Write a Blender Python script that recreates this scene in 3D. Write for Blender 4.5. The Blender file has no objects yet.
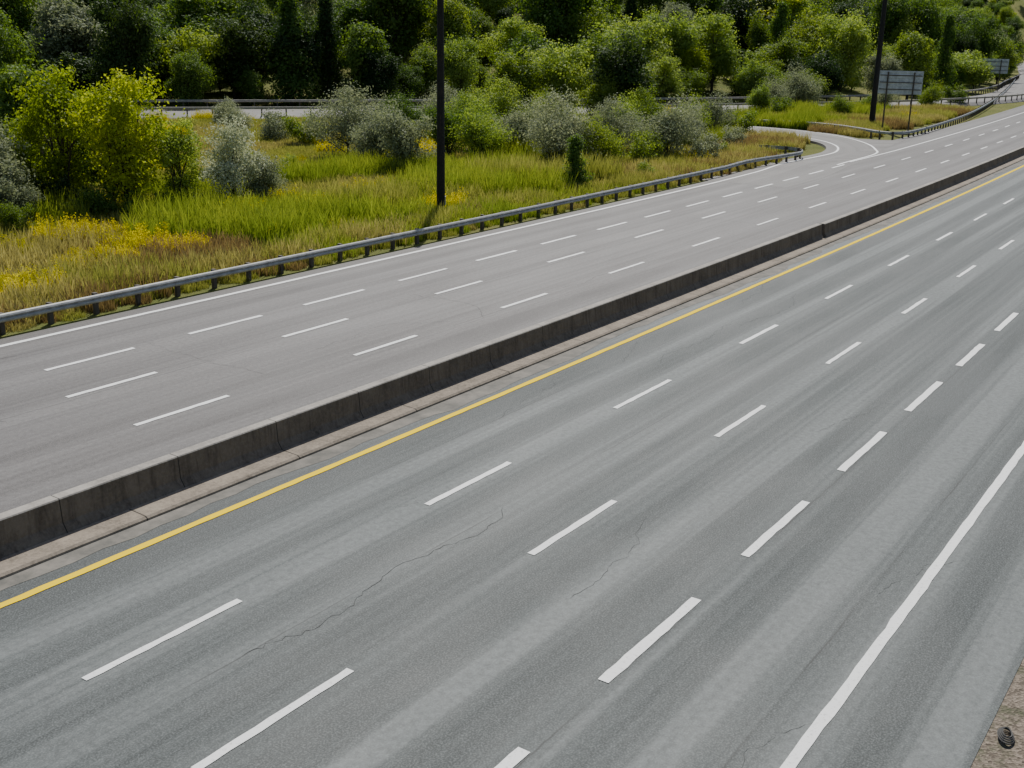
import bpy, math, random
import numpy as np
from mathutils import Vector, Matrix
rad=math.radians
scene=bpy.context.scene
rs=np.random.RandomState(7)
# ---------------------------------------------------------------- highway frame
AZ=rad(34.736);K2=1.611e-4;K3=.031e-6;SA,CA=math.sin(AZ),math.cos(AZ)
ZL=-.26
def hp(s,l):
    la=l-K2*s*s-K3*s**3
    return s*SA+la*CA, s*CA-la*SA
def sl(x,y):
    s=x*SA+y*CA
    return s, x*CA-y*SA+K2*s*s+K3*s**3
# ---------------------------------------------------------------- helpers
def link(o,parent=None):
    scene.collection.objects.link(o)
    if parent: o.parent=parent
    return o
def empty(name,loc=(0,0,0)):
    e=bpy.data.objects.new(name,None); e.location=loc; e.empty_display_size=.5
    return link(e)
def mesh_obj(name,V,F,mats,parent=None,uv=None,smooth=False,mi=None):
    me=bpy.data.meshes.new(name)
    me.from_pydata([tuple(map(float,v)) for v in V],[],F)
    if uv is not None:
        ul=me.uv_layers.new(name='UVMap')
        idx=np.zeros(len(me.loops),dtype=np.int32); me.loops.foreach_get('vertex_index',idx)
        ul.data.foreach_set('uv',np.array(uv,dtype=np.float32)[idx].ravel())
    for m in mats: me.materials.append(m)
    if mi is not None: me.polygons.foreach_set('material_index',mi)
    if smooth: me.polygons.foreach_set('use_smooth',[True]*len(me.polygons))
    me.update()
    return link(bpy.data.objects.new(name,me),parent)
class Acc:
    def __init__(s): s.V=[];s.F=[];s.U=[];s.M=[]
    def add(s,V,F,U=None,m=0):
        b=len(s.V); s.V+=list(V); s.U+=list(U) if U is not None else [(v[0],v[1]) for v in V]
        s.F+=[tuple(i+b for i in f) for f in F]; s.M+=[m]*len(F)
    def box(s,c,sx,sy,sz,ang=0,m=0,taper=1):
        V=[];ca,sa=math.cos(ang),math.sin(ang)
        for dz in(-.5,.5):
            k=1 if dz<0 else taper
            for dx,dy in((-.5,-.5),(.5,-.5),(.5,.5),(-.5,.5)):
                x,y=dx*sx*k,dy*sy*k
                V.append((c[0]+x*ca-y*sa,c[1]+x*sa+y*ca,c[2]+dz*sz))
        s.add(V,[(3,2,1,0),(4,5,6,7),(0,1,5,4),(1,2,6,5),(2,3,7,6),(3,0,4,7)],m=m)
    def tube(s,p0,p1,r0,r1,n=6,m=0,cap=True):
        p0,p1=Vector(p0),Vector(p1); d=(p1-p0).normalized()
        a=d.orthogonal().normalized(); b=d.cross(a)
        V=[]
        for p,r in((p0,r0),(p1,r1)):
            for i in range(n):
                t=2*math.pi*i/n; V.append(tuple(p+a*r*math.cos(t)+b*r*math.sin(t)))
        F=[(i,(i+1)%n,n+(i+1)%n,n+i) for i in range(n)]
        if cap: F+=[tuple(range(n))[::-1],tuple(range(n,2*n))]
        s.add(V,F,m=m)
    def obj(s,name,mats,parent=None,smooth=False):
        return mesh_obj(name,s.V,s.F,mats,parent,s.U,smooth,s.M)
def sweep(acc,prof,fn,ts,closed=False,m=0,cap=False,pm=None):
    n=len(prof);V=[];U=[]
    for t in ts:
        for o,z in prof:
            x,y=fn(t,o); V.append((x,y,z)); U.append((t,o+z))
    F=[];MM=[]
    for i in range(len(ts)-1):
        for j in range(n if closed else n-1):
            k=(j+1)%n
            F.append((i*n+j,i*n+k,(i+1)*n+k,(i+1)*n+j)); MM.append(pm.get(j,m) if pm else m)
    if cap and closed:
        F.append(tuple(range(n))[::-1]); F.append(tuple((len(ts)-1)*n+j for j in range(n))); MM+=[m,m]
    k0=len(acc.M); acc.add(V,F,U,m); acc.M[k0:]=MM
def catmull(P,step=2.0):
    P=[np.array(p,float) for p in P]; Q=[2*P[0]-P[1]]+P+[2*P[-1]-P[-2]]; out=[]
    for i in range(1,len(Q)-2):
        L=np.linalg.norm(Q[i+1]-Q[i]); n=max(2,int(L/step))
        for k in range(n):
            t=k/n
            out.append(.5*((2*Q[i])+(-Q[i-1]+Q[i+1])*t+(2*Q[i-1]-5*Q[i]+4*Q[i+1]-Q[i+2])*t*t+(-Q[i-1]+3*Q[i]-3*Q[i+1]+Q[i+2])*t**3))
    out.append(P[-1]); return np.array(out)
def path_fn(pts):
    pts=np.array(pts); seg=np.linalg.norm(np.diff(pts,axis=0),axis=1); cum=np.concatenate([[0],np.cumsum(seg)])
    tan=np.gradient(pts,axis=0); tan/=np.linalg.norm(tan,axis=1)[:,None]
    def fn(t,o):
        x=np.interp(t,cum,pts[:,0]);y=np.interp(t,cum,pts[:,1]);a=np.interp(t,cum,tan[:,0]);b=np.interp(t,cum,tan[:,1])
        q=math.hypot(a,b); return x+o*b/q, y-o*a/q   # +o = right
    return fn,cum[-1]
# ---------------------------------------------------------------- materials
class M:
    def __init__(s,name):
        s.m=bpy.data.materials.new(name); s.m.use_nodes=True; s.t=s.m.node_tree
        s.b=s.t.nodes['Principled BSDF']; s.out=s.t.nodes['Material Output']
    def n(s,ty,ins={},**kw):
        nd=s.t.nodes.new(ty)
        for k,v in kw.items(): setattr(nd,k,v)
        for k,v in ins.items():
            if isinstance(v,bpy.types.NodeSocket): s.t.links.new(v,nd.inputs[k])
            else: nd.inputs[k].default_value=v
        return nd
    def math(s,op,a,b=0.0,c=0.0,clamp=False): 
        return s.n('ShaderNodeMath',{0:a,1:b,2:c},operation=op,use_clamp=clamp).outputs[0]
    def noise(s,vec,scale,detail=4,rough=.55,dist=0):
        return s.n('ShaderNodeTexNoise',{'Vector':vec,'Scale':scale,'Detail':detail,'Roughness':rough,'Distortion':dist}).outputs['Fac']
    def map(s,vec,scale): return s.n('ShaderNodeMapping',{'Vector':vec,'Scale':scale}).outputs[0]
    def rng(s,v,a,b,c=0.,d=1.,smooth=False):
        return s.n('ShaderNodeMapRange',{0:v,1:a,2:b,3:c,4:d},interpolation_type='SMOOTHSTEP' if smooth else 'LINEAR').outputs[0]
    def mix(s,f,a,b,blend='MIX'):
        nd=s.n('ShaderNodeMix',{},data_type='RGBA',blend_type=blend)
        for k,v in((0,f),(6,a),(7,b)):
            if isinstance(v,bpy.types.NodeSocket): s.t.links.new(v,nd.inputs[k])
            else: nd.inputs[k].default_value=v if k==0 else (*v,1)
        return nd.outputs[2]
    def set(s,**kw):
        for k,v in kw.items():
            k={'color':'Base Color','rough':'Roughness','metal':'Metallic','spec':'Specular IOR Level','normal':'Normal'}[k]
            if isinstance(v,bpy.types.NodeSocket): s.t.links.new(v,s.b.inputs[k])
            else: s.b.inputs[k].default_value=(*v,1) if isinstance(v,tuple) else v
    def bump(s,h,st,dist=.02): s.set(normal=s.n('ShaderNodeBump',{'Height':h,'Strength':st,'Distance':dist}).outputs[0])
    def uv(s): return s.n('ShaderNodeTexCoord').outputs['UV']
    def obj(s): return s.n('ShaderNodeTexCoord').outputs['Object']
def asphalt(name,c_dark,c_mid,c_light,l0,lane,crk=1.0,edge=None,track=.10):
    a=M(name); uv=a.uv()
    sep=a.n('ShaderNodeSeparateXYZ',{0:uv}); L=sep.outputs[1]
    streak=a.noise(a.map(uv,(.014,.7,1)),1.0,3,.6)
    fine_streak=a.noise(a.map(uv,(.05,4.5,1)),1.0,2,.6)
    blot=a.noise(a.map(uv,(.12,.36,1)),1.,4,.65)
    v=a.math('ADD',a.math('MULTIPLY',streak,.56),a.math('MULTIPLY',blot,.20))
    v=a.math('ADD',v,a.math('MULTIPLY',fine_streak,.24))
    ph=a.math('MULTIPLY',a.math('SUBTRACT',L,l0),2*math.pi/(lane/2))
    w=a.math('MULTIPLY',a.math('COSINE',ph),a.rng(streak,.35,.65,.4,1))
    v=a.math('ADD',v,a.math('MULTIPLY',w,track*.5))
    col=a.mix(a.rng(v,.43,.50),c_dark,c_mid); col=a.mix(a.rng(v,.5,.575),col,c_light)
    sp=a.noise(uv,30,1,.7); col=a.mix(a.rng(sp,.42,.70,.0,.5),col,tuple(x*1.5 for x in c_light)) 
    sp2=a.noise(uv,7,3,.8); col=a.mix(a.rng(sp2,.3,.62,.45,0),col,tuple(x*.5 for x in c_dark))
    wv=a.n('ShaderNodeVectorMath',{0:uv,1:a.n('ShaderNodeVectorMath',{0:a.n('ShaderNodeTexNoise',{'Vector':uv,'Scale':.7,'Detail':4,'Roughness':.65}).outputs['Color'],'Scale':2.2},operation='SCALE').outputs[0]},operation='ADD').outputs[0]
    vo=a.n('ShaderNodeTexVoronoi',{'Vector':a.map(wv,(.07,.2,1)),'Scale':1.0},feature='DISTANCE_TO_EDGE').outputs['Distance']
    cr=a.math('MULTIPLY',a.rng(vo,.0008,.0032,1,0),a.rng(blot,.52,.62,0,.5*crk)); col=a.mix(cr,col,(.025,.025,.025))
    if edge:
        nw=a.math('MULTIPLY',a.math('SUBTRACT',a.noise(a.map(uv,(.6,.0,1)),1,4,.7),.5),.16)
        pres=a.rng(a.noise(a.map(uv,(.22,.3,1)),1,1),.45,.6,0,1)
        dm=None
        for e in edge:
            dd=a.math('ABSOLUTE',a.math('ADD',a.math('SUBTRACT',L,e),nw)); dm=dd if dm is None else a.math('MINIMUM',dm,dd)
        col=a.mix(a.math('MULTIPLY',a.rng(dm,.005,.026,.65,0),pres),col,(.02,.02,.02))
    a.set(color=col,rough=a.rng(blot,.3,.7,.58,.76),spec=.4)
    return a
right_asph=asphalt('asphalt_right',(.040,.048,.048),(.080,.091,.090),(.155,.169,.166),-7.73,3.4,.8,(-16.6,-13.0,-7.6,-5.2),.15)
left_asph=asphalt('asphalt_left',(.098,.091,.088),(.136,.128,.124),(.180,.171,.165),-30.9,3.3,.6,(-24.6,-31.0,-28.0,-33.4),.07)
ramp_asph=asphalt('asphalt_ramp',(.12,.11,.105),(.15,.142,.135),(.19,.18,.17),0,3.3,.5,None,.05)
def paint(name,c,under,wear=.75,spec=.25,dim=.8):
    p=M(name); uv=p.n('ShaderNodeNewGeometry').outputs['Position']
    w=p.rng(p.noise(uv,14,4,.8),.55,.69,0,wear); g=p.noise(uv,1.2,2)
    col=p.mix(p.rng(g,.3,.7,0,.2),c,tuple(x*dim for x in c)); col=p.mix(w,col,under)
    p.set(color=col,rough=.7,spec=spec); return p.m
white=paint('white_road_paint',(.93,.93,.91),(.36,.36,.35),.6); yellow=paint('yellow_road_paint',(1.0,.70,.0),(.75,.5,.01),.3,.05,.92)
def concrete(name,c,joint=3.0,streak=.65):
    p=M(name); uv=p.uv(); pos=p.n('ShaderNodeNewGeometry').outputs['Position']
    n1=p.noise(pos,1.1,4,.65); n2=p.noise(pos,14,3,.7)
    col=p.mix(p.rng(n1,.35,.68),tuple(x*.6 for x in c),c); col=p.mix(p.rng(n2,.4,.7,0,.5),col,tuple(x*1.3 for x in c))
    if streak:
        st=p.noise(p.map(pos,(3,3,.25)),2.2,3,.7); col=p.mix(p.rng(st,.5,.72,0,streak),col,(.05,.04,.032))
    if joint:
        S=p.n('ShaderNodeSeparateXYZ',{0:uv}).outputs[0]
        fr=p.math('ABSOLUTE',p.math('SUBTRACT',p.math('FRACT',p.math('DIVIDE',S,joint)),.5))
        col=p.mix(p.rng(fr,.494,.498,0,.85),col,(.02,.02,.02))
    p.set(color=col,rough=.85,spec=.2); p.bump(n2,.4,.02); return p.m
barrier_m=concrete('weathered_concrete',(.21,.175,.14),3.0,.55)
barrier_lit_top=concrete('lit_top_concrete',(.40,.37,.33),3.0,.15)  # same concrete as the faces, painted lighter so the top looks sunlit
kerb_m=concrete('dusty_kerb_concrete',(.32,.27,.215),4.5,.35)
def gravelm():
    p=M('gravel'); pos=p.n('ShaderNodeNewGeometry').outputs['Position']
    v=p.n('ShaderNodeTexVoronoi',{'Vector':pos,'Scale':22.}); n=p.noise(pos,1.5,5,.7)
    col=p.mix(p.n('ShaderNodeSeparateColor',{0:v.outputs['Color']}).outputs[0],(.09,.07,.05),(.27,.22,.17))
    col=p.mix(p.rng(n,.5,.65),col,(.06,.07,.03)); p.set(color=col,rough=.9); p.bump(v.outputs['Distance'],.8,.03); return p.m
gravel=gravelm()
def galv(name,c,rough=.45,metal=.6):
    p=M(name); pos=p.n('ShaderNodeNewGeometry').outputs['Position']
    n=p.noise(pos,2.5,4,.7); n2=p.noise(p.map(pos,(1,1,.2)),9,3)
    col=p.mix(p.rng(n,.35,.7),c,tuple(x*.6 for x in c)); col=p.mix(p.rng(n2,.6,.75,0,.35),col,(.12,.07,.04))
    p.set(color=col,rough=rough,metal=metal); return p.m
steel=galv('galvanised_steel',(.50,.50,.48),.55,.12); post_m=galv('weathered_post',(.13,.11,.09),.8,.1)
dark_pole=galv('dark_weathered_pole',(.022,.019,.018),.7,.2)
rail_brown=galv('weathered_rail',(.50,.46,.40),.75,.0)
def groundm():
    p=M('meadow_ground'); pos=p.n('ShaderNodeNewGeometry').outputs['Position']
    a1=p.noise(pos,.05,4,.6,.5); b1=p.noise(pos,.6,4,.7); c1=p.noise(pos,6,3,.7)
    col=p.mix(p.rng(a1,.38,.62),(.10,.14,.03),(.24,.22,.08)); col=p.mix(p.rng(b1,.35,.7,0,.7),col,(.08,.11,.025))
    col=p.mix(p.rng(c1,.3,.7,0,.6),col,(.19,.18,.06)); p.set(color=col,rough=.95,spec=.1); p.bump(c1,1,.15); return p.m
ground_m=groundm()
def leafm(name,c1,c2,c3,tr=.46,trc=None):
    p=M(name); at=p.n('ShaderNodeAttribute',attribute_name='tint').outputs['Fac']
    r=p.n('ShaderNodeObjectInfo').outputs['Random']
    f=p.math('ADD',p.math('MULTIPLY',at,.6),p.math('MULTIPLY',r,.4))
    col=p.mix(p.rng(f,.12,.5),c1,c2); col=p.mix(p.rng(f,.5,.88),col,c3)
    p.set(color=col,rough=.6,spec=.18)
    tc=p.mix(1.0,col,trc or (1.3,1.3,.55),'MULTIPLY')
    t=p.n('ShaderNodeBsdfTranslucent',{'Color':tc})
    mx=p.n('ShaderNodeMixShader',{0:tr,1:p.b.outputs[0],2:t.outputs[0]})
    p.t.links.new(mx.outputs[0],p.out.inputs[0]); return p.m
LM={
 'yg':leafm('leaves_yellow_green',(.15,.22,.025),(.32,.40,.035),(.54,.56,.055),.5),
 'green':leafm('leaves_green',(.055,.11,.028),(.105,.185,.038),(.20,.29,.06)),
 'mid':leafm('leaves_mid_green',(.09,.155,.032),(.17,.25,.045),(.31,.38,.075)),
 'light':leafm('leaves_light_green',(.15,.23,.055),(.25,.35,.08),(.40,.48,.13)),
 'dark':leafm('leaves_dark_green',(.022,.05,.018),(.04,.08,.024),(.09,.14,.035),.38),
 'olive':leafm('leaves_grey_olive',(.18,.215,.125),(.29,.325,.20),(.43,.46,.30),.42,(1.08,1.08,.85)),
 'silver':leafm('leaves_silver',(.38,.41,.28),(.58,.61,.45),(.78,.80,.64),.4,(1.05,1.05,.85)),
}
def barkm():
    p=M('bark'); n=p.noise(p.map(p.obj(),(4,4,.8)),3,3,.7); p.set(color=p.mix(n,(.035,.027,.02),(.11,.09,.07)),rough=.9); return p.m
bark=barkm()
def grassm(name,b,mid,tip):
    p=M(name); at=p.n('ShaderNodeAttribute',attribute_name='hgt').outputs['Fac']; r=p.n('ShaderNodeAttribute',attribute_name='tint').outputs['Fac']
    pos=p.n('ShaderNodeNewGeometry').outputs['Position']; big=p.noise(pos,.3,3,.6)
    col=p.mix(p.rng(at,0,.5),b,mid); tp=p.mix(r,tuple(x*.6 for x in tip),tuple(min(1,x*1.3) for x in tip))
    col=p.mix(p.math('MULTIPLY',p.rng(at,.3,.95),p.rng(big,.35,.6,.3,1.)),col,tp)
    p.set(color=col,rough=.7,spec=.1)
    t=p.n('ShaderNodeBsdfTranslucent',{'Color':p.mix(1.,col,(1.2,1.18,.62),'MULTIPLY')})
    mx=p.n('ShaderNodeMixShader',{0:.42,1:p.b.outputs[0],2:t.outputs[0]}); p.t.links.new(mx.outputs[0],p.out.inputs[0]); return p.m
GM={'green':grassm('grass_green',(.08,.125,.025),(.19,.28,.04),(.38,.43,.08)),
    'straw':grassm('grass_straw',(.12,.12,.04),(.27,.25,.10),(.55,.48,.24)),
    'brown':grassm('grass_brown',(.09,.07,.035),(.19,.14,.075),(.34,.24,.15)),
    'gold':grassm('goldenrod',(.10,.14,.025),(.24,.28,.035),(.85,.68,.02)),
    'meadow':grassm('grass_meadow',(.11,.14,.035),(.24,.27,.06),(.44,.43,.15))}
_var={}
def variant(me,mats,idx,kind):
    key=(me.name,kind)
    if key not in _var:
        c=me.copy(); c.materials[idx]=mats[kind]; _var[key]=c
    return _var[key]
# ---------------------------------------------------------------- sky, sun, camera
SUN_AZ,SUN_EL=rad(3),rad(52)
w=bpy.data.worlds.new('World'); scene.world=w; w.use_nodes=True; nt=w.node_tree
sk=nt.nodes.new('ShaderNodeTexSky'); sk.sky_type='NISHITA'; sk.sun_disc=False; sk.sun_elevation=SUN_EL; sk.sun_rotation=SUN_AZ
sk.air_density=1.0; sk.dust_density=1.6
nt.links.new(sk.outputs[0],nt.nodes['Background'].inputs[0]); nt.nodes['Background'].inputs[1].default_value=.09
sd=bpy.data.lights.new('sun','SUN'); sd.energy=5.0; sd.angle=rad(.53); sd.color=(1,.97,.90)
so=link(bpy.data.objects.new('sun',sd)); so.location=(40,80,90)
S=Vector((math.sin(SUN_AZ)*math.cos(SUN_EL),math.cos(SUN_AZ)*math.cos(SUN_EL),math.sin(SUN_EL)))
so.rotation_euler=S.to_track_quat('Z','Y').to_euler()
cd=bpy.data.cameras.new('camera'); cam=link(bpy.data.objects.new('camera',cd)); scene.camera=cam
cd.sensor_width=36; cd.lens=36*1117.2/1024; cd.clip_end=5000; cd.clip_start=.1
P=rad(17.38);R=rad(.995)
r0=Vector((1,0,0));u0=Vector((0,math.sin(P),math.cos(P)));f0=Vector((0,math.cos(P),-math.sin(P)))
rr=r0*math.cos(R)+u0*math.sin(R); uu=-r0*math.sin(R)+u0*math.cos(R)
mw=Matrix((rr,uu,-f0)).transposed().to_4x4(); mw.translation=(0,0,10); cam.matrix_world=mw
# ---------------------------------------------------------------- terrain
BR=[(-260,60),(-140,112),(-90,128),(-43,144),(-22,151),(0,160),(27,172),(44,181),(64,194),(90,219),(108,249),(123,280),(168,375),(246,560),(330,760),(420,980),(700,1500)]
BRP=catmull(BR,3.0)
def sdist(x,y,P=BRP[::3]):
    x=np.asarray(x,float);y=np.asarray(y,float); best=np.full(x.shape,1e9); sg=np.ones(x.shape)
    for a,b in zip(P[:-1],P[1:]):
        d=b-a;L=d@d; t=np.clip(((x-a[0])*d[0]+(y-a[1])*d[1])/L,0,1)
        q=np.hypot(x-a[0]-t*d[0],y-a[1]-t*d[1]); s=np.where(d[0]*(y-a[1])-d[1]*(x-a[0])>0,1,-1)
        m=q<best; best=np.where(m,q,best); sg=np.where(m,s,sg)
    return best*sg
def height(x,y):
    x=np.asarray(x,float);y=np.asarray(y,float)
    d=sdist(x,y); s,l=sl(np.clip(x,-3000,3000),np.clip(y,-500,3000))
    k=np.maximum(0,d-6)
    h=.20*k*k/(k+14); h=np.where(h>70,70+.25*(h-70),h)
    bumps=np.sin(x*.037+1.3)*np.cos(y*.031+.4)+.6*np.sin(x*.011-y*.017)+.4*np.sin(x*.09+y*.05)
    h=h+bumps*1.8*np.clip((d-8)/40,0,1)
    k2=np.maximum(0,np.clip(x*CA-y*SA,-50,1e4)-25); h2=np.where(d<0,.13*k2*k2/(k2+40),0)
    far=np.maximum(0,y-620); h3=.18*far*np.where(d<0,np.clip((-l+20)/-60,0,1),1)
    mic=.08*np.sin(x*.7)*np.cos(y*.6)*np.clip((-38-l)/5,0,1)
    return -.5+h+h2+h3*.6+mic
def axis(lo,hi,fl,fh,fine):
    a=list(np.arange(fl,fh,fine)); st=fine; v=fl
    left=[]; 
    while v>lo: st*=1.13; v-=st; left.append(v)
    st=fine; v=a[-1]; right=[]
    while v<hi: st*=1.13; v+=st; right.append(v)
    return np.array(left[::-1]+a+right)
gx=axis(-1500,1900,-100,150,3.0); gy=axis(-600,2600,0,300,3.0)
XX,YY=np.meshgrid(gx,gy); ZZ=height(XX,YY); nx,ny=len(gx),len(gy)
V=np.stack([XX.ravel(),YY.ravel(),ZZ.ravel()],1)
F=[(j*nx+i,j*nx+i+1,(j+1)*nx+i+1,(j+1)*nx+i) for j in range(ny-1) for i in range(nx-1)]
mesh_obj('ground',V,F,[ground_m],smooth=True)
def gz(x,y): return float(height(np.array([x]),np.array([y]))[0])
# ---------------------------------------------------------------- carriageways
ts=list(np.arange(-60,110,2.0))+list(np.arange(110,760,6.0))
a=Acc(); sweep(a,[(-19.0,-.5),(-18.9,0),(-14,0.0),(-8,0.0),(-2.3,0.0),(-2.25,-.3)],hp,ts); a.obj('highway_road',[right_asph.m])
a=Acc()
sweep(a,[(-35.45,-.6),(-35.4,ZL),(-28,ZL),(-20.0,ZL),(-19.95,-.5)],hp,[t for t in ts if t<=96]+[97])
sweep(a,[(-34.4,-.6),(-34.3,ZL),(-28,ZL),(-20.0,ZL),(-19.95,-.5)],hp,[97,98,104,110,116,122,128,134,140,146])
sweep(a,[(-34.0,-.6),(-33.9,ZL),(-28,ZL),(-20.0,ZL),(-19.95,-.5)],hp,[146]+[t for t in ts if t>146])
a.obj('highway_road',[left_asph.m])
a=Acc(); sweep(a,[(-2.55,-.05),(-2.2,.004),(-1.0,.02),(1.5,-.1),(7,-.75)],hp,ts); a.obj('gravel_verge',[gravel])
a=Acc(); sweep(a,[(-39.5,-.75),(-37.2,-.34),(-35.7,ZL-.02),(-35.3,ZL-.03)],hp,[t for t in ts if t<94]); a.obj('grass_verge',[ground_m])
# a few fine cracks: irregular dark ribbons in the pavement
rc=np.random.RandomState(31); ck=Acc()
def crack(s,l,ang,n,step,wd,z,lo,hi):
    V=[];U=[];k=0
    for i in range(n):
        if not(lo<l<hi): break
        w_=wd*rc.uniform(.3,1.2)*(.3 if i in(0,n-1) else 1)
        c_,s_=math.cos(ang),math.sin(ang)
        for e in(-1,1):
            x,y=hp(s-e*s_*w_,l+e*c_*w_); V.append((x,y,z)); U.append((s,l))
        ang+=rc.normal()*.10; a2=ang+rc.normal()*.35
        s+=math.cos(a2)*step; l+=math.sin(a2)*step; ang*=.94 if abs(ang)<.8 else 1; k+=1
    if k>1: ck.add(V,[(2*i,2*i+1,2*i+3,2*i+2) for i in range(k-1)],U)
for i in range(9):
    crack(rc.uniform(8,60),rc.choice([-16.7,-15.6,-13.2,-9.4,-5.6])+rc.normal()*.2,rc.normal()*.03,rc.randint(20,60),.14,rc.uniform(.003,.006),.004,-18.2,-2.4)
for i in range(3): crack(rc.uniform(16,60),rc.uniform(-15,-5),math.pi/2+rc.normal()*.2,rc.randint(6,16),.12,.004,.004,-18.2,-2.4)
for i in range(8):
    crack(rc.uniform(14,70),rc.uniform(-34,-21),rc.normal()*.04 if i%2 else math.pi/2+rc.normal()*.2,rc.randint(12,50),.16,rc.uniform(.004,.008),ZL+.004,-35.2,-20.5)
crack(11.0,-13.0,0.02,60,.14,.007,.004,-18,-3)
cm=M('crack_dark'); cm.set(color=(.03,.03,.03),rough=.9); ck.obj('pavement_crack',[cm.m])
# barrier
a=Acc()
def wall(s0,s1,o,h):
    tt=list(np.arange(s0,s1,2.0))+[s1]
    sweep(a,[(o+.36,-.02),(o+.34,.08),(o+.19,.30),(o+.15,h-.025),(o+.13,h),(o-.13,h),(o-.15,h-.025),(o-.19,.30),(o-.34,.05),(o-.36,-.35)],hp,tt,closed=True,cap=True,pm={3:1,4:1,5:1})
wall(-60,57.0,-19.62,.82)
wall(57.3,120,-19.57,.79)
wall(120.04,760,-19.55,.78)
a.obj('median_barrier',[barrier_m,barrier_lit_top])
a=Acc(); sweep(a,[(-19.3,-.1),(-19.3,.11),(-18.76,.09),(-18.70,.05),(-18.68,-.1)],hp,ts); a.obj('median_kerb',[kerb_m])
du=M('dusty_gutter'); pos=du.n('ShaderNodeNewGeometry').outputs['Position']
du.set(color=du.mix(du.rng(du.noise(pos,1.4,4,.7),.35,.65),(.13,.125,.11),(.24,.22,.19)),rough=.9)
V=[];F=[]
for i,t in enumerate(np.arange(-60,400,.7)):
    e=-18.2+rs.normal()*.05+.12*math.sin(t*.31)+.06*math.sin(t*1.1)
    for o in(-18.70,e): x,y=hp(t,o); V.append((x,y,.006))
    if i: b=2*i-2; F.append((b,b+1,b+3,b+2))
mesh_obj('gutter',V,F,[du.m],uv=[(v[0],v[1]) for v in V])
# ---------------------------------------------------------------- ramp + background road
rampL=[hp(78,-35.3),hp(86,-35.5),hp(93,-36.0),(28.4,106.2),(30.6,110.5),(31.9,115.5),(32.0,120.5),(30.6,125),(27.8,129.5),(23,133.6),(16,137.5),(5,142),(-10,146.5)]
rampR=[hp(78,-30.0),hp(86,-30.0),hp(96,-31.0),(34.2,107.5),(35.8,112.5),(36.8,119),(36.6,126),(35.0,131.5),(31.5,137),(26,141.5),(19,145),(7,149.5),(-8,154)]
def keyed(P,per=8):
    out=[];C=[np.array(p,float) for p in P];Q=[2*C[0]-C[1]]+C+[2*C[-1]-C[-2]]
    for i in range(1,len(Q)-2):
        for k in range(per):
            t=k/per; out.append(.5*((2*Q[i])+(-Q[i-1]+Q[i+1])*t+(2*Q[i-1]-5*Q[i]+4*Q[i+1]-Q[i+2])*t*t+(-Q[i-1]+3*Q[i]-3*Q[i+1]+Q[i+2])*t**3))
    out.append(C[-1]); return np.array(out)
KL=keyed(rampL);KR=keyed(rampR); C=(KL+KR)/2
cc=np.concatenate([[0],np.cumsum(np.linalg.norm(np.diff(C,axis=0),axis=1))])
rz=ZL+.006; V=[];U=[];F=[]
for i in range(len(C)):
    u_=(KL[i]-KR[i])/np.linalg.norm(KL[i]-KR[i])
    for q,o,z in((KL[i]+u_*.9,-3.2,-.6),(KL[i]+u_*.8,-3.1,rz),(KR[i]-u_*.8,3.1,rz),(KR[i]-u_*.9,3.2,-.6)):
        V.append((q[0],q[1],z));U.append((cc[i],o))
for i in range(len(C)-1):
    for j in range(3):
        b=i*4+j; F.append((b,b+1,b+5,b+4))
mesh_obj('ramp_road',V,F,[ramp_asph.m],uv=U)
g=[hp(92,-32.8),hp(104,-31.5),hp(122,-33.0),(42.0,123.4),(39.5,123.5),(37.4,124.5),(36.2,122),(35.4,114)]
mesh_obj('gore_pavement',[(x,y,ZL+.010) for x,y in g],[tuple(range(len(g)))],[ramp_asph.m],uv=[(p[0],p[1]) for p in g])
fb,Lb=path_fn(BRP)
tb=list(np.arange(0,Lb,5.0))
a=Acc(); sweep(a,[(-6.5,-.8),(-4.4,.02),(4.4,.0),(6.2,-.8)],fb,tb); a.obj('service_road',[ramp_asph.m])
# ---------------------------------------------------------------- markings
mk=Acc(); T=.012
def line(l,w,s0,s1,z,acc,fn=hp,step=2.0,jit=.0):
    tt=list(np.arange(s0,s1,step))+[s1]
    V=[];U=[]
    for t in tt:
        for e in(-1,1):
            o=l+e*w/2+(rs.normal()*jit if jit else 0); x,y=fn(t,o); V.append((x,y,z)); U.append((t,o))
    acc.add(V,[(2*i,2*i+1,2*i+3,2*i+2) for i in range(len(tt)-1)],U)
def dashes(l,w,s0,cyc,da,z,smin,smax):
    n0=int(math.ceil((smin-s0)/cyc)); s=s0+n0*cyc
    while s<smax:
        e0,e1=rs.normal()*.05,rs.normal()*.05
        line(l+rs.normal()*.012,w*(1+rs.normal()*.05),s+e0,s+da+e1,z,mk,step=.3 if s<60 else 1.2,jit=.006); s+=cyc
dashes(-14.48,.15,9.0,8.624,3.289,T,-50,500)
dashes(-11.24,.16,8.49,8.624,3.289,T,-50,500)
dashes(-7.73,.21,13.97-5.7*10,5.70,3.405,T,-50,500)
dashes(-24.51,.17,17.58,8.624,3.289,ZL+T,-50,500)
dashes(-28.06,.17,17.89,8.624,3.289,ZL+T,-50,500)
dashes(-30.9,.19,19.04,5.70,3.405,ZL+T,-50,96)
line(-4.44,.19,-60,70,T,mk,step=.4,jit=.008); line(-4.44,.19,70,500,T,mk)
line(-34.54,.22,-60,78,ZL+T,mk,step=.6,jit=.006)
line(-30.9,.18,112,500,ZL+T,mk)
def pline(pts,w,z):
    f_,L_=path_fn(pts); line(0,w,0,L_,z,mk,f_,1.0)
ins=np.array([k+(r-k)/np.linalg.norm(r-k)*.75 for k,r in zip(KL,KR)]); ins[0]=hp(78,-34.54)
pline(ins,.2,ZL+T+.004)
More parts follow.
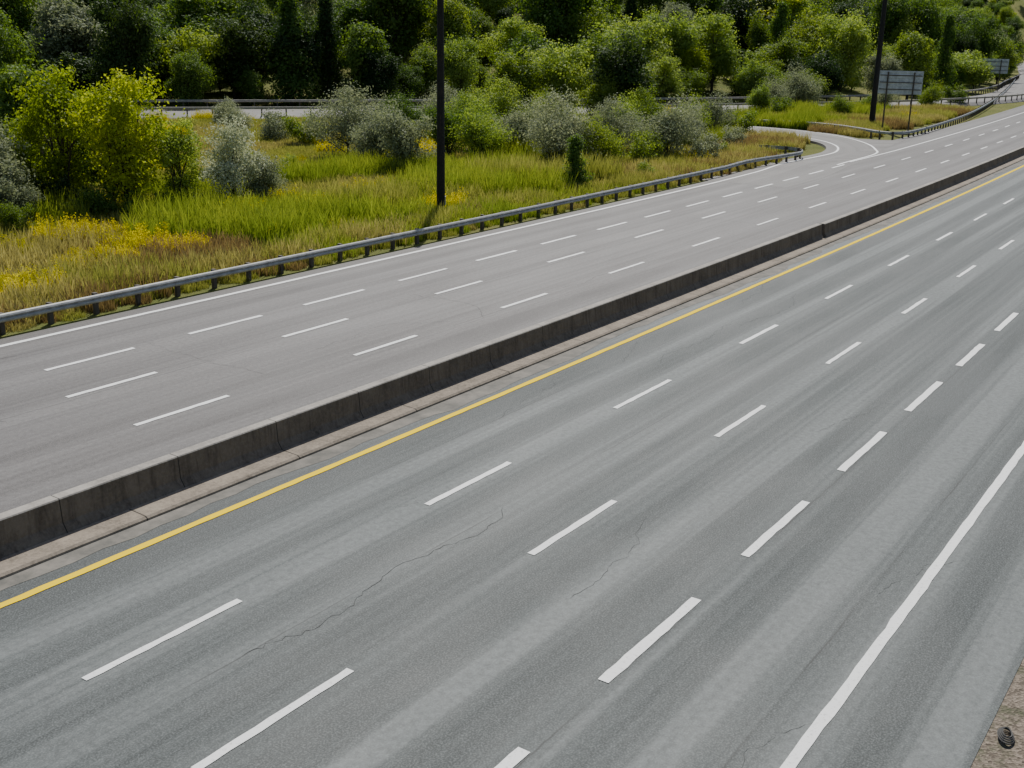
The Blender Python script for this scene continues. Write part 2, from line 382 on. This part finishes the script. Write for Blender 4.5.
inr=np.array([r+(k-r)/np.linalg.norm(r-k)*.35 for k,r in zip(KL,KR)])[16:]
pline(inr,.2,ZL+T+.004)
pline(keyed([hp(99,-31.2),hp(106,-31.0),hp(112,-30.9)]),.18,ZL+T+.006)
mk.obj('lane_marking',[white])
a=Acc(); line(-17.76,.19,-60,70,T,a,step=.4,jit=.006); line(-17.76,.21,70,500,T,a); line(-20.75,.15,-60,500,ZL+T,a); a.obj('yellow_edge_line',[yellow])
# ---------------------------------------------------------------- guardrails
def wbeam(zt):
    z=[zt,zt-.03,zt-.085,zt-.125,zt-.155,zt-.185,zt-.225,zt-.28,zt-.31]; o=[0,.045,.08,.045,0,.045,.08,.045,0]
    f=[(oo,zz) for oo,zz in zip(o,z)]; b=[(oo-.012,zz) for oo,zz in zip(o,z)][::-1]
    return f+b
def guardrail(name,fn,t0,t1,side,zb,mat=steel,pm=post_m,sp=1.905,hgt=.74,fine=1.9):
    a=Acc(); tt=list(np.arange(t0,t1,fine))+[t1]
    prof=[(o*side,z+zb) for o,z in wbeam(hgt)]
    sweep(a,prof,fn,tt,closed=True,cap=True)
    t=t0+.3
    while t<t1:
        x,y=fn(t,-.16*side); x2,y2=fn(t+.1,-.16*side); an=math.atan2(y2-y,x2-x)
        jz=rs.uniform(-.02,.03)
        a.box((x,y,zb+(hgt+.02+jz-.7)/2),.16,.16,hgt+.02+jz+.7,an,m=1)
        xb,yb=fn(t,-.045*side); a.box((xb,yb,zb+hgt-.155),.14,.075,.34,an,m=1)
        t+=sp
    return a.obj(name,[mat,pm])
gpts=[hp(s,-35.85) for s in np.arange(-50,82,2.0)]+[tuple(p) for p in catmull([hp(82,-35.87),hp(88,-36.2),(23.6,98.9),(25.6,101.8),(26.0,104.4),(24.9,106.2),(22.8,106.9)],1.0)]
g1,L1=path_fn(gpts); guardrail('guardrail',g1,0,L1,1,ZL,fine=1.0)
gp2=catmull([(30.0,141.5),(34.2,139.6),(37.6,136),(39.3,131),(40.0,127.0),(41.2,125.2),(43.0,126.4),(46.5,131.5),(52.5,141.7),(61,157),(70,174.5),(80,195),(90,216),(103,244),(118,277),(140,326)],1.5)
g2,L2=path_fn(gp2); guardrail('guardrail',g2,0,L2,1,ZL+.0,mat=steel)
g3=lambda t,o: fb(t,4.9+o)
guardrail('guardrail',g3,150,540,1,.05,mat=rail_brown,sp=3.0,hgt=.85)
g4=lambda t,o: fb(t,-4.9+o); guardrail('guardrail',g4,150,540,1,.25,mat=rail_brown,sp=3.0,hgt=.95)
# ---------------------------------------------------------------- poles
def mast(name,x,y,r,h):
    a=Acc(); z0=gz(x,y)
    a.tube((0,0,-.3),(0,0,.35),r*2.1,r*2.0,16); a.tube((0,0,.35),(0,0,.42),r*1.8,r*1.8,12,m=1)
    for i in range(8):
        t=i*math.pi/4; a.tube((r*1.5*math.cos(t),r*1.5*math.sin(t),.42),(r*1.5*math.cos(t),r*1.5*math.sin(t),.52),.03,.03,6,m=1)
    a.tube((0,0,.42),(0,0,h),r,r*.72,16,m=1)
    for zz in(h*.35,h*.7): a.tube((0,0,zz),(0,0,zz+.12),r*.95,r*.95,14,m=1)
    a.box((r*1.02,0,1.1),.06,.22,.5,m=2)
    tx,ty=-.57,.82
    a.tube((0,0,h-.25),(tx*2.2,ty*2.2,h+.35),.07,.05,8,m=1); a.box((tx*2.5,ty*2.5,h+.36),.8,.32,.16,math.atan2(ty,tx),m=2,taper=.75)
    a.tube((0,0,h),(0,0,h+.12),r*.72,r*.3,14,m=1)
    o=a.obj(name,[kerb_m,dark_pole,steel],smooth=False); o.location=(x,y,z0+.05); return o
mast('street_light_pole',-4.35,65.6,.25,13.2)
mast('street_light_pole',44.3,143,.36,17.5)
# ---------------------------------------------------------------- signs (backs towards us)
signb=galv('sign_back_aluminium',(.68,.71,.72),.6,.0)
def sign(name,x,y,wd,ht,zb,ang):
    a=Acc(); n=int(ht/.3)
    for i in range(n):
        a.box((0,0,zb+.3*i+.15),wd,.05,.285,m=0); a.box((0,-.04,zb+.3*i+.15),wd,.03,.05,m=0)
    for px in(-wd*.3,wd*.3):
        a.box((px,-.14,(zb+ht)/2-.2),.16,.18,zb+ht+.1,m=1)
        a.box((px,-.14,.05),.5,.5,.3,m=2)
    for zz in(.2,.5,.8): a.box((0,-.09,zb+ht*zz),wd*.96,.05,.09,m=1)
    o=a.obj(name,[signb,post_m,kerb_m]); o.location=(x,y,gz(x,y)); o.rotation_euler=(0,0,ang); return o
sign('highway_sign',46.0,139,5.0,2.7,4.4,rad(-22))
sign('highway_sign',101,249,7.4,3.0,4.2,rad(-24))
# small wire coil lying on the gravel at the verge
a=Acc()
for k in range(4):
    r=.23-.03*k; n=28
    for i in range(n):
        t0_,t1_=2*math.pi*i/n,2*math.pi*(i+1)/n
        a.tube((r*math.cos(t0_),r*.5*math.sin(t0_),.02+.02*k),(r*math.cos(t1_),r*.5*math.sin(t1_),.02+.02*k),.014,.014,5,cap=False)
dk=M('dusty_rubber'); dk.set(color=(.07,.068,.065),rough=.8)
o=a.obj('cable_coil',[dk.m]); o.location=(7.52,14.5,.03); o.rotation_euler=(.15,.05,1.2)
# ---------------------------------------------------------------- foliage
def leaves_to_arrays(C,N,size,rs):
    n=len(C); r=rs.normal(size=(n,3)); t=np.cross(N,r); t/=np.linalg.norm(t,axis=1)[:,None]+1e-9
    b=np.cross(N,t); L=size[:,None]; 
    v=np.stack([C-t*L*.55,C+b*L*.33,C+t*L*.55,C-b*L*.33],1).reshape(-1,3); return v
def fast_mesh(name,trunk,LV,tint,mats):
    TV=np.array(trunk.V,float).reshape(-1,3); nT=len(TV); TF=trunk.F
    nl=len(LV)//4
    allv=np.concatenate([TV,LV])
    tl=[i for f in TF for i in f]; ln=[len(f) for f in TF]
    loops=np.concatenate([np.array(tl,int),np.arange(nl*4)+nT]); tot=np.concatenate([np.array(ln,int),np.full(nl,4)])
    starts=np.concatenate([[0],np.cumsum(tot)[:-1]])
    me=bpy.data.meshes.new(name); me.vertices.add(len(allv)); me.vertices.foreach_set('co',allv.astype(np.float32).ravel())
    me.loops.add(len(loops)); me.loops.foreach_set('vertex_index',loops.astype(np.int32))
    me.polygons.add(len(tot)); me.polygons.foreach_set('loop_start',starts.astype(np.int32)); me.polygons.foreach_set('loop_total',tot.astype(np.int32))
    for m in mats: me.materials.append(m)
    mi=np.concatenate([np.zeros(len(TF),int),np.ones(nl,int)]); me.polygons.foreach_set('material_index',mi.astype(np.int32))
    at=me.attributes.new('tint','FLOAT','FACE'); at.data.foreach_set('value',np.concatenate([np.zeros(len(TF)),tint]).astype(np.float32))
    me.update(calc_edges=True); me.validate(); return me
def tree_mesh(name,seed,h,w,th,lobes,sub,per,leaf,shape='round',lobr=(.30,.48),up=.6):
    rs=np.random.RandomState(seed); a=Acc()
    zc=th+(h-th)/2; rz=(h-th)/2; rx=w/2
    LC=[];LR=[]
    for i in range(lobes):
        for _ in range(60):
            d=rs.normal(size=3); d/=np.linalg.norm(d); q=rs.uniform(.25,.80)
            if shape=='cone':
                f=rs.uniform(0,1)**1.3; z=th+f*(h-th)*.93; r=rx*(1-f)**.8*rs.uniform(.2,.75); an=rs.uniform(0,6.28)
                c=np.array([r*math.cos(an),r*math.sin(an),z]); lr=rx*(.25+.35*(1-f))
            else:
                c=np.array([d[0]*rx*q,d[1]*rx*q,zc+d[2]*rz*q]); lr=rx*rs.uniform(*lobr)
                if shape=='bush' : c[2]=th+abs(c[2]-th)*.95; 
                if shape=='up': k=.55+.45*math.sin(math.pi*min(1,(c[2]-th)/(h-th)+.12)); c[0]*=k;c[1]*=k
            if all(np.linalg.norm(c-o)>.5*min(lr,p) for o,p in zip(LC,LR)): break
        LC.append(c);LR.append(lr)
    top=th+(h-th)*.6; p=np.array([0,0,-.4]); r=max(.05,h*.020); k=5; pts=[p]
    for i in range(1,k+1):
        p=np.array([rs.normal()*.02*h*i/k,rs.normal()*.02*h*i/k,-.4+(top+.4)*i/k]); pts.append(p)
    for i in range(k): a.tube(pts[i],pts[i+1],r*(1-.15*i)*1.0,r*(1-.15*(i+1)),7,cap=False)
    for c,lr in zip(LC,LR):
        b=pts[1+rs.randint(0,k-1)] if c[2]>pts[2][2] else pts[1]
        mid=(b+c)/2+np.array([rs.normal()*.1,rs.normal()*.1,-.08*np.linalg.norm(c-b)])
        a.tube(b,mid,r*.42,r*.26,5,cap=False); a.tube(mid,c,r*.26,r*.08,5,cap=False)
        for _ in range(3):
            e=c+rs.normal(size=3)*lr*.6; a.tube(c if rs.rand()<.5 else mid,e,r*.12,r*.03,4,cap=False)
    P=[];N=[];T=[];Sz=[]
    for c,lr in zip(LC,LR):
        lt=rs.uniform(0,1)
        d=rs.normal(size=(sub,3)); d/=np.linalg.norm(d,axis=1)[:,None]; 
        sc=c+d*lr*rs.uniform(.35,1.25,size=(sub,1))*np.array([1,1,.9])
        sr=lr*rs.uniform(.10,.30,size=sub)+leaf*.4
        for j in range(sub):
            if sc[j][2]<.1: continue
            n=int(per*rs.uniform(.5,1.5)); o=rs.normal(size=(n,3))*sr[j]*np.array([1.1,1.1,.75])
            pp=sc[j]+o; P.append(pp)
            nn=d[j]*.6+o/(sr[j]+1e-6)*.3+rs.normal(size=(n,3))*.6+np.array([0,0,up]); nn/=np.linalg.norm(nn,axis=1)[:,None]; N.append(nn)
            T.append(np.clip(.3*lt+.3*rs.rand()+.4*rs.rand(n),0,1)); Sz.append(leaf*rs.uniform(.6,1.35,n))
    P=np.concatenate(P);N=np.concatenate(N);T=np.concatenate(T);Sz=np.concatenate(Sz)
    k=P[:,2]>.02; P,N,T,Sz=P[k],N[k],T[k],Sz[k]
    return fast_mesh(name,a,leaves_to_arrays(P,N,Sz,rs),T,[bark,LM['mid']])
def place(name,me,x,y,kind,scale=1,parent=None,rot=None,sz=None,dz=0):
    o=bpy.data.objects.new(name,variant(me,LM,1,kind)); link(o,parent)
    o.location=(x,y,gz(x,y)+dz); o.rotation_euler=(0,0,rs.uniform(0,6.28) if rot is None else rot); o.scale=(scale,scale,sz or scale)
    return o
ygA=tree_mesh('yellow_green_a',3,9.8,6.2,.2,26,24,22,.18,'up',(.22,.38),.3)
ygB=tree_mesh('yellow_green_b',4,9.2,5.0,.2,20,24,22,.17,'up',(.24,.40),.3)
silver=tree_mesh('silver_shrub_mesh',5,5.4,4.4,.2,20,24,22,.13,'up',(.24,.38),.2)
olA=tree_mesh('olive_a',11,6.4,7.4,.3,24,26,22,.16,'bush',(.22,.38),.3)
olB=tree_mesh('olive_b',12,6.0,4.6,.3,18,24,22,.15,'up',(.26,.40),.3)
olC=tree_mesh('olive_c',13,5.4,6.4,.2,22,24,22,.16,'round',(.24,.40),.3)
bush=tree_mesh('bush_a',14,2.6,3.6,.05,14,20,18,.13,'bush',(.25,.4))
brA=tree_mesh('broad_a',21,11.,10.,1.2,28,26,22,.30,'round',(.20,.38))
brB=tree_mesh('broad_b',22,12.,8.8,1.0,26,26,22,.30,'up',(.22,.42))
brC=tree_mesh('broad_c',23,9.,10.5,.5,30,24,22,.30,'bush',(.18,.36))
brD=tree_mesh('broad_d',24,10.,7.5,.8,24,24,22,.28,'up',(.24,.44))
con=tree_mesh('cone_a',31,4.2,2.3,.15,26,18,18,.14,'cone')
conB=tree_mesh('cone_b',32,12,5.,.6,32,20,16,.28,'cone')
D='deciduous_tree'
place(D,ygA,-21.9,63.2,'yg',1.0,rot=.3)
place(D,ygB,-25.6,64,'yg',1.04,rot=2.0)
place(D,ygB,-19.2,64.3,'light',.72,rot=1.0)
place(D,ygA,-23.8,66.5,'green',.8,rot=2.2)
for x,y,k,s_ in [(-22.6,61.3,'green',1.0),(-20.6,61.9,'green',.9),(-25.0,61.5,'dark',1.1),(-18.8,63.2,'mid',.8),(-23.8,60.6,'mid',.7)]: place('field_shrub',bush,x,y,k,s_)
place(D,brC,-28.5,70,'mid',.72); place(D,brD,-32,74,'green',.9)
for x,y,k,s_ in [(-27.8,59.2,'olive',1.05),(-29.8,61,'olive',1.2),(-26.2,58.2,'olive',.7),(-33,66,'olive',1.25),(-27.5,54,'mid',.45),(-25.2,56.3,'mid',.45)]:
    place('olive_shrub',olB,x,y,k,s_)
place('olive_shrub',silver,-16.5,65.8,'silver',1.0,sz=1.12); place('olive_shrub',silver,-15.0,67.2,'olive',.7)
place('olive_shrub',olC,-19.5,80,'mid',.45)
place('olive_shrub',olA,-14.3,97,'olive',1.0)
place('olive_shrub',olB,-8.3,85.2,'olive',1.05)
place('olive_shrub',olC,-10.8,90,'olive',.9)
place('olive_shrub',olC,-3.2,95,'light',.9)
place('olive_shrub',olB,-5.8,97,'green',1.0)
place('olive_shrub',olA,3.6,92,'olive',1.0,rot=1.2)
place('olive_shrub',olC,6.8,93.5,'mid',.8)
place('olive_shrub',olA,-4,104,'light',.9)
place('olive_shrub',olC,13,98,'olive',1.0)
place('olive_shrub',bush,15.8,97.5,'olive',1.2)
place('olive_shrub',bush,10.5,95,'mid',1.3)
place(D,brB,11,127,'dark',.98); place(D,brB,9.2,125,'mid',.6); place(D,brA,5,132,'light',.9); place(D,brA,-1,128,'mid',.85)
place('small_conifer',con,4.0,76.5,'green',1.0)
place('olive_shrub',bush,24,125.5,'mid',1.4); place('olive_shrub',olC,20.5,122,'olive',.9); place('olive_shrub',olC,17,116,'mid',.9)
place('olive_shrub',olC,-12.3,88,'mid',.22); place('olive_shrub',bush,9.5,84,'mid',.7); place('olive_shrub',bush,-.5,80,'mid',.6)
place(D,brA,33,196,'light',1.25); place(D,brA,18.5,186,'light',1.15); place(D,brC,26,183,'mid',.75)
place(D,brA,55,240,'light',1.35); place(D,brC,64,243,'light',1.4)
place(D,brB,31.5,150,'light',.45); place(D,olC,42,172,'olive',1.2); place('olive_shrub',olC,38,168,'olive',.9)
place(D,brA,-40,163,'dark',1.1); place(D,brB,-31,165,'dark',1.1); place(D,brD,-22,167,'green',1.2); place(D,brB,-50,160,'green',1.0)
for x,y,me,k,s_ in [(-45,128,olA,'mid',.6),(-33,131,bush,'olive',1.3),(-29,118,olC,'olive',.6),(-24,112,bush,'olive',1.3),(-20,108,bush,'mid',1.3),
    (-14,112,olC,'olive',.8),(-48,112,olB,'mid',.9),(-52,116,brC,'mid',.6),(-44,104,bush,'mid',1.1),(-8,118,olA,'olive',.9),(-2,122,olA,'light',1.0),(10,112,olC,'light',.9),
    (3,110,olA,'mid',.9),(-10,104,bush,'mid',1.2),(-36,88,bush,'mid',1.0),(-40,82,olC,'olive',.8),(-34,77,olC,'mid',.8),(-60,130,brA,'green',.6),(19,104,bush,'mid',.6),(21,112,bush,'olive',1.),
    (56,176,olC,'olive',.8),(66,184,olC,'mid',.8),(76,200,bush,'mid',1.5),(52,170,bush,'mid',1.2),(36,158,bush,'mid',1.3),(45,160,olC,'mid',.6),(-29,75,bush,'light',1.4),
    (2,140,olA,'mid',.8),(-5,133,olC,'light',.8),(-9,95,bush,'mid',.7),(-18,90,bush,'light',.5),
    (0,98,olC,'olive',.9),(9,102,olA,'olive',.85),(-11,111,olA,'green',.8),(16,108,olC,'olive',.8),(13.5,120,olA,'mid',.9),(-16,118,bush,'green',1.2)]:
    place('field_shrub',me,x,y,k,s_)
# hillside forest: one parent, instanced tree meshes
forest=empty('hillside_forest',(0,230,0)); rf=np.random.RandomState(99)
N=60000
cx=rf.uniform(-230,620,N); cy=rf.uniform(100,1150,N); dd=sdist(cx,cy); azm=np.degrees(np.arctan2(cx,cy)); rng_=np.hypot(cx,cy)
ss,ll=sl(cx,cy)
okA=(dd>8)&(dd<200)&(azm>-33)&(azm<27)&(rng_<620)
okB=(dd>8)&(rng_>=420)&(azm>8)&(azm<34)&(dd<420)
okC=(dd<0)&(ll>22)&(azm>20)&(azm<36)&(rng_>260)
ok=okA|okB|okC
acc=[]; grid={}
for x,y,d,r_ in zip(cx[ok],cy[ok],np.abs(dd[ok]),rng_[ok]):
    sp=5.6+min(d,120)*.014+max(0,r_-250)*.012
    if d<12 and rf.rand()<.3: continue
    gx_,gy_=int(x//16),int(y//16); bad=False
    for i in(-1,0,1):
        for j in(-1,0,1):
            for q in grid.get((gx_+i,gy_+j),()):
                if (q[0]-x)**2+(q[1]-y)**2<sp*sp: bad=True;break
            if bad:break
        if bad:break
    if bad: continue
    grid.setdefault((gx_,gy_),[]).append((x,y)); acc.append((x,y,d,r_))
zz=height(np.array([p[0] for p in acc]),np.array([p[1] for p in acc]))
kinds=['green','mid','light','dark','yg','olive']
for (x,y,d,r_),z in zip(acc,zz):
    me=[brA,brB,brC,brD,brA,conB,olA][rf.choice(7,p=[.22,.18,.18,.2,.1,.06,.06])]
    pz=math.sin(x*.05+1)*math.cos(y*.043)
    pr=np.array([.27,.28,.16,.20,.03,.06])
    if pz>.3: pr=np.array([.16,.28,.32,.11,.06,.07])
    if pz<-.35: pr=np.array([.34,.18,.05,.38,.01,.04])
    if 8<x<75 and y<260: pr=np.array([.12,.30,.40,.10,.03,.05])
    k=kinds[rf.choice(6,p=pr/pr.sum())]
    if me is conB: k='dark' if rf.rand()<.7 else 'green'
    s_=rf.choice([rf.uniform(.55,.9),rf.uniform(.9,1.55)],p=[.4,.6])*(.8 if d<25 else 1)*(1.2 if r_>350 else 1); 
    if me is olA: s_*=1.1
    o=bpy.data.objects.new('tree_part',variant(me,LM,1,k)); link(o,forest)
    o.matrix_parent_inverse=Matrix.Translation((0,-230,0))
    o.location=(x,y,z-.3); o.rotation_euler=(rf.normal()*.06,rf.normal()*.06,rf.uniform(0,6.28)); o.scale=(s_*rf.uniform(.85,1.25),s_*rf.uniform(.85,1.25),s_*rf.uniform(.85,1.3))
print('forest',len(acc))
# ---------------------------------------------------------------- meadow grass patches
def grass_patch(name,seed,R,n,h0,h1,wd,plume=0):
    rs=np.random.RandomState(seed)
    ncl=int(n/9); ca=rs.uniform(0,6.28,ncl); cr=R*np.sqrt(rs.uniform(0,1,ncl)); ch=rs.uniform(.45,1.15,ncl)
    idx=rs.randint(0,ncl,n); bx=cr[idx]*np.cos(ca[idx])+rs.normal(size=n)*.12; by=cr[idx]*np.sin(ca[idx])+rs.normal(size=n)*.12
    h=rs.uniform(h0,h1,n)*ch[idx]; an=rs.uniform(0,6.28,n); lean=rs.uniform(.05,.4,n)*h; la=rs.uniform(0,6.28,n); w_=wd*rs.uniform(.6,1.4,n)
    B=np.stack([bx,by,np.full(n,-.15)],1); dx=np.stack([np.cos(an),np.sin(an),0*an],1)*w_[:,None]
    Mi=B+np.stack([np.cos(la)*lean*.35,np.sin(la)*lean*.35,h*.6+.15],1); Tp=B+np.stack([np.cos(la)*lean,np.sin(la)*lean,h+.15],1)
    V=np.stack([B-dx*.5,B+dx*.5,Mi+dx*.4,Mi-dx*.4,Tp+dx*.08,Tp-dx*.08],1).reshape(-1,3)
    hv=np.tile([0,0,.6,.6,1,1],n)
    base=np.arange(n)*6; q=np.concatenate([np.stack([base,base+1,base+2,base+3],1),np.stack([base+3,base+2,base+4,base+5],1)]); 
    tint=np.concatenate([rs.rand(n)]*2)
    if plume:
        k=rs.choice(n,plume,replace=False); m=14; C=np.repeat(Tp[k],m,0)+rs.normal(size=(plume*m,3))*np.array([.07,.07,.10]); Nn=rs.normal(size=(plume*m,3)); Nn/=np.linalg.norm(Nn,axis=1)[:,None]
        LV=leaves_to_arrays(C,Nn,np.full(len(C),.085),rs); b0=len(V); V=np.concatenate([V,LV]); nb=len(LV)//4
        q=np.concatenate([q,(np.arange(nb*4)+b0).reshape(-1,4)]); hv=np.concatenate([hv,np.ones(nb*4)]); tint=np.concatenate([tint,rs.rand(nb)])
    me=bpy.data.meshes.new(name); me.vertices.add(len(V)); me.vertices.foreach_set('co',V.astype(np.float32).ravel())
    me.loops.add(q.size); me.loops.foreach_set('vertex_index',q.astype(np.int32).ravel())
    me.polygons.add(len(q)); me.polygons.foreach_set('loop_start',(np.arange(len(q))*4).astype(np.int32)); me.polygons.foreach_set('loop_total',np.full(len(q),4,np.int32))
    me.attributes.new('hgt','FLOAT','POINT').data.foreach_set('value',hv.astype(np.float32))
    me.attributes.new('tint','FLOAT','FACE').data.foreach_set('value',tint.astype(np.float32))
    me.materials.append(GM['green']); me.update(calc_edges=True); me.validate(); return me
gtall=[grass_patch('tall%d'%i,40+i,2.6,3200,.8,1.9,.06) for i in range(3)]
gmid=[grass_patch('mid%d'%i,50+i,2.6,3000,.4,1.05,.05) for i in range(3)]
glow=[grass_patch('low%d'%i,60+i,2.8,2800,.15,.5,.055) for i in range(3)]
ggold=[grass_patch('gold%d'%i,70+i,1.7,800,.6,1.25,.045,220) for i in range(3)]
gedge=grass_patch('edge',80,1.0,700,.25,.8,.04)
meadow=empty('meadow_grass',(0,80,0)); rg=np.random.RandomState(5)
rampC=C[8:]
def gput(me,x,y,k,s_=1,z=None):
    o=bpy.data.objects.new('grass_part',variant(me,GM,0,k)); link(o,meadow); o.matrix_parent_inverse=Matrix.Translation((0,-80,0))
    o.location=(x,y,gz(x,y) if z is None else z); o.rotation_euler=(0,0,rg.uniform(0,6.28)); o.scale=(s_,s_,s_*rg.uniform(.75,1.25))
cnt=0
X_,Y_=np.meshgrid(np.arange(-75,70,3.2),np.arange(25,190,3.2)); X_=X_.ravel()+rg.uniform(-1.2,1.2,X_.size); Y_=Y_.ravel()+rg.uniform(-1.2,1.2,Y_.size)
DD=sdist(X_,Y_)
for x,y,d in zip(X_,Y_,DD):
    s,l=sl(x,y)
    if l>-39.2 or d>-8.5 or math.degrees(math.atan2(x,y))<-30 or l<-135: continue
    if np.min(np.hypot(rampC[:,0]-x,rampC[:,1]-y))<6.2: continue
    if x>36 and y<125 : continue
    n=.7*math.sin(x*.35+y*.2)+.7*math.sin(y*.31-x*.13)+rg.normal()*.8
    if l>-47 and 37<s<74: me,k=(gtall,'green') if n>-.1 else ((gtall,'meadow') if n>-1.1 else (gmid,'straw'))
    elif s<=38 and l>-54: 
        me,k=(gmid,'meadow') if n>.6 else ((gmid,'brown') if n<-.2 else (gmid,'straw'))
    elif s>=74 and l>-47: me,k=(gmid,'brown') if n>.6 else ((gmid,'straw') if n>-.2 else (gmid,'meadow'))
    elif y<70: me,k=(gmid,'meadow') if n<.7 else (gtall,'green')
    elif l>-58: me,k=(gmid,'straw') if n<-.7 else ((gmid,'meadow') if n<.4 else (gtall,'green'))
    else: me,k=(glow,'meadow') if n>-.1 else (glow,'straw')
    if l>-41.0: me=gmid if me is gtall else me
    gput(me[rg.randint(3)],x,y,k,1.0); cnt+=1
    pg=.95 if (s<42 and l>-58) else (.28 if s<95 and l>-70 else .08)
    if rg.rand()<pg: gput(ggold[rg.randint(3)],x+rg.uniform(-1.5,1.5)-0.5,y+rg.uniform(-.5,1.5),'gold',rg.uniform(.5,1.0)); cnt+=1
for s in np.arange(14,96,1.25):
    for l_ in (-37.6,-38.9,-36.5):
        x,y=hp(s+rg.uniform(-.4,.4),l_+rg.uniform(-.3,.3)); n=rg.rand()
        k=('meadow' if n<.5 else 'green' if n<.85 else 'straw') if 36<s<72 else ('straw' if n<.4 else 'brown' if n<.6 else 'meadow')
        gput(gedge,x,y,k,(.55 if l_>-37 else 1.25),z=-.34); cnt+=1
for i in range(60):
    x,y=hp(rg.uniform(8,60),rg.uniform(-1.3,1.5)); gput(gedge,x,y,'brown' if rg.rand()<.5 else 'straw',rg.uniform(.15,.4),z=-.05)
print('grass',cnt)
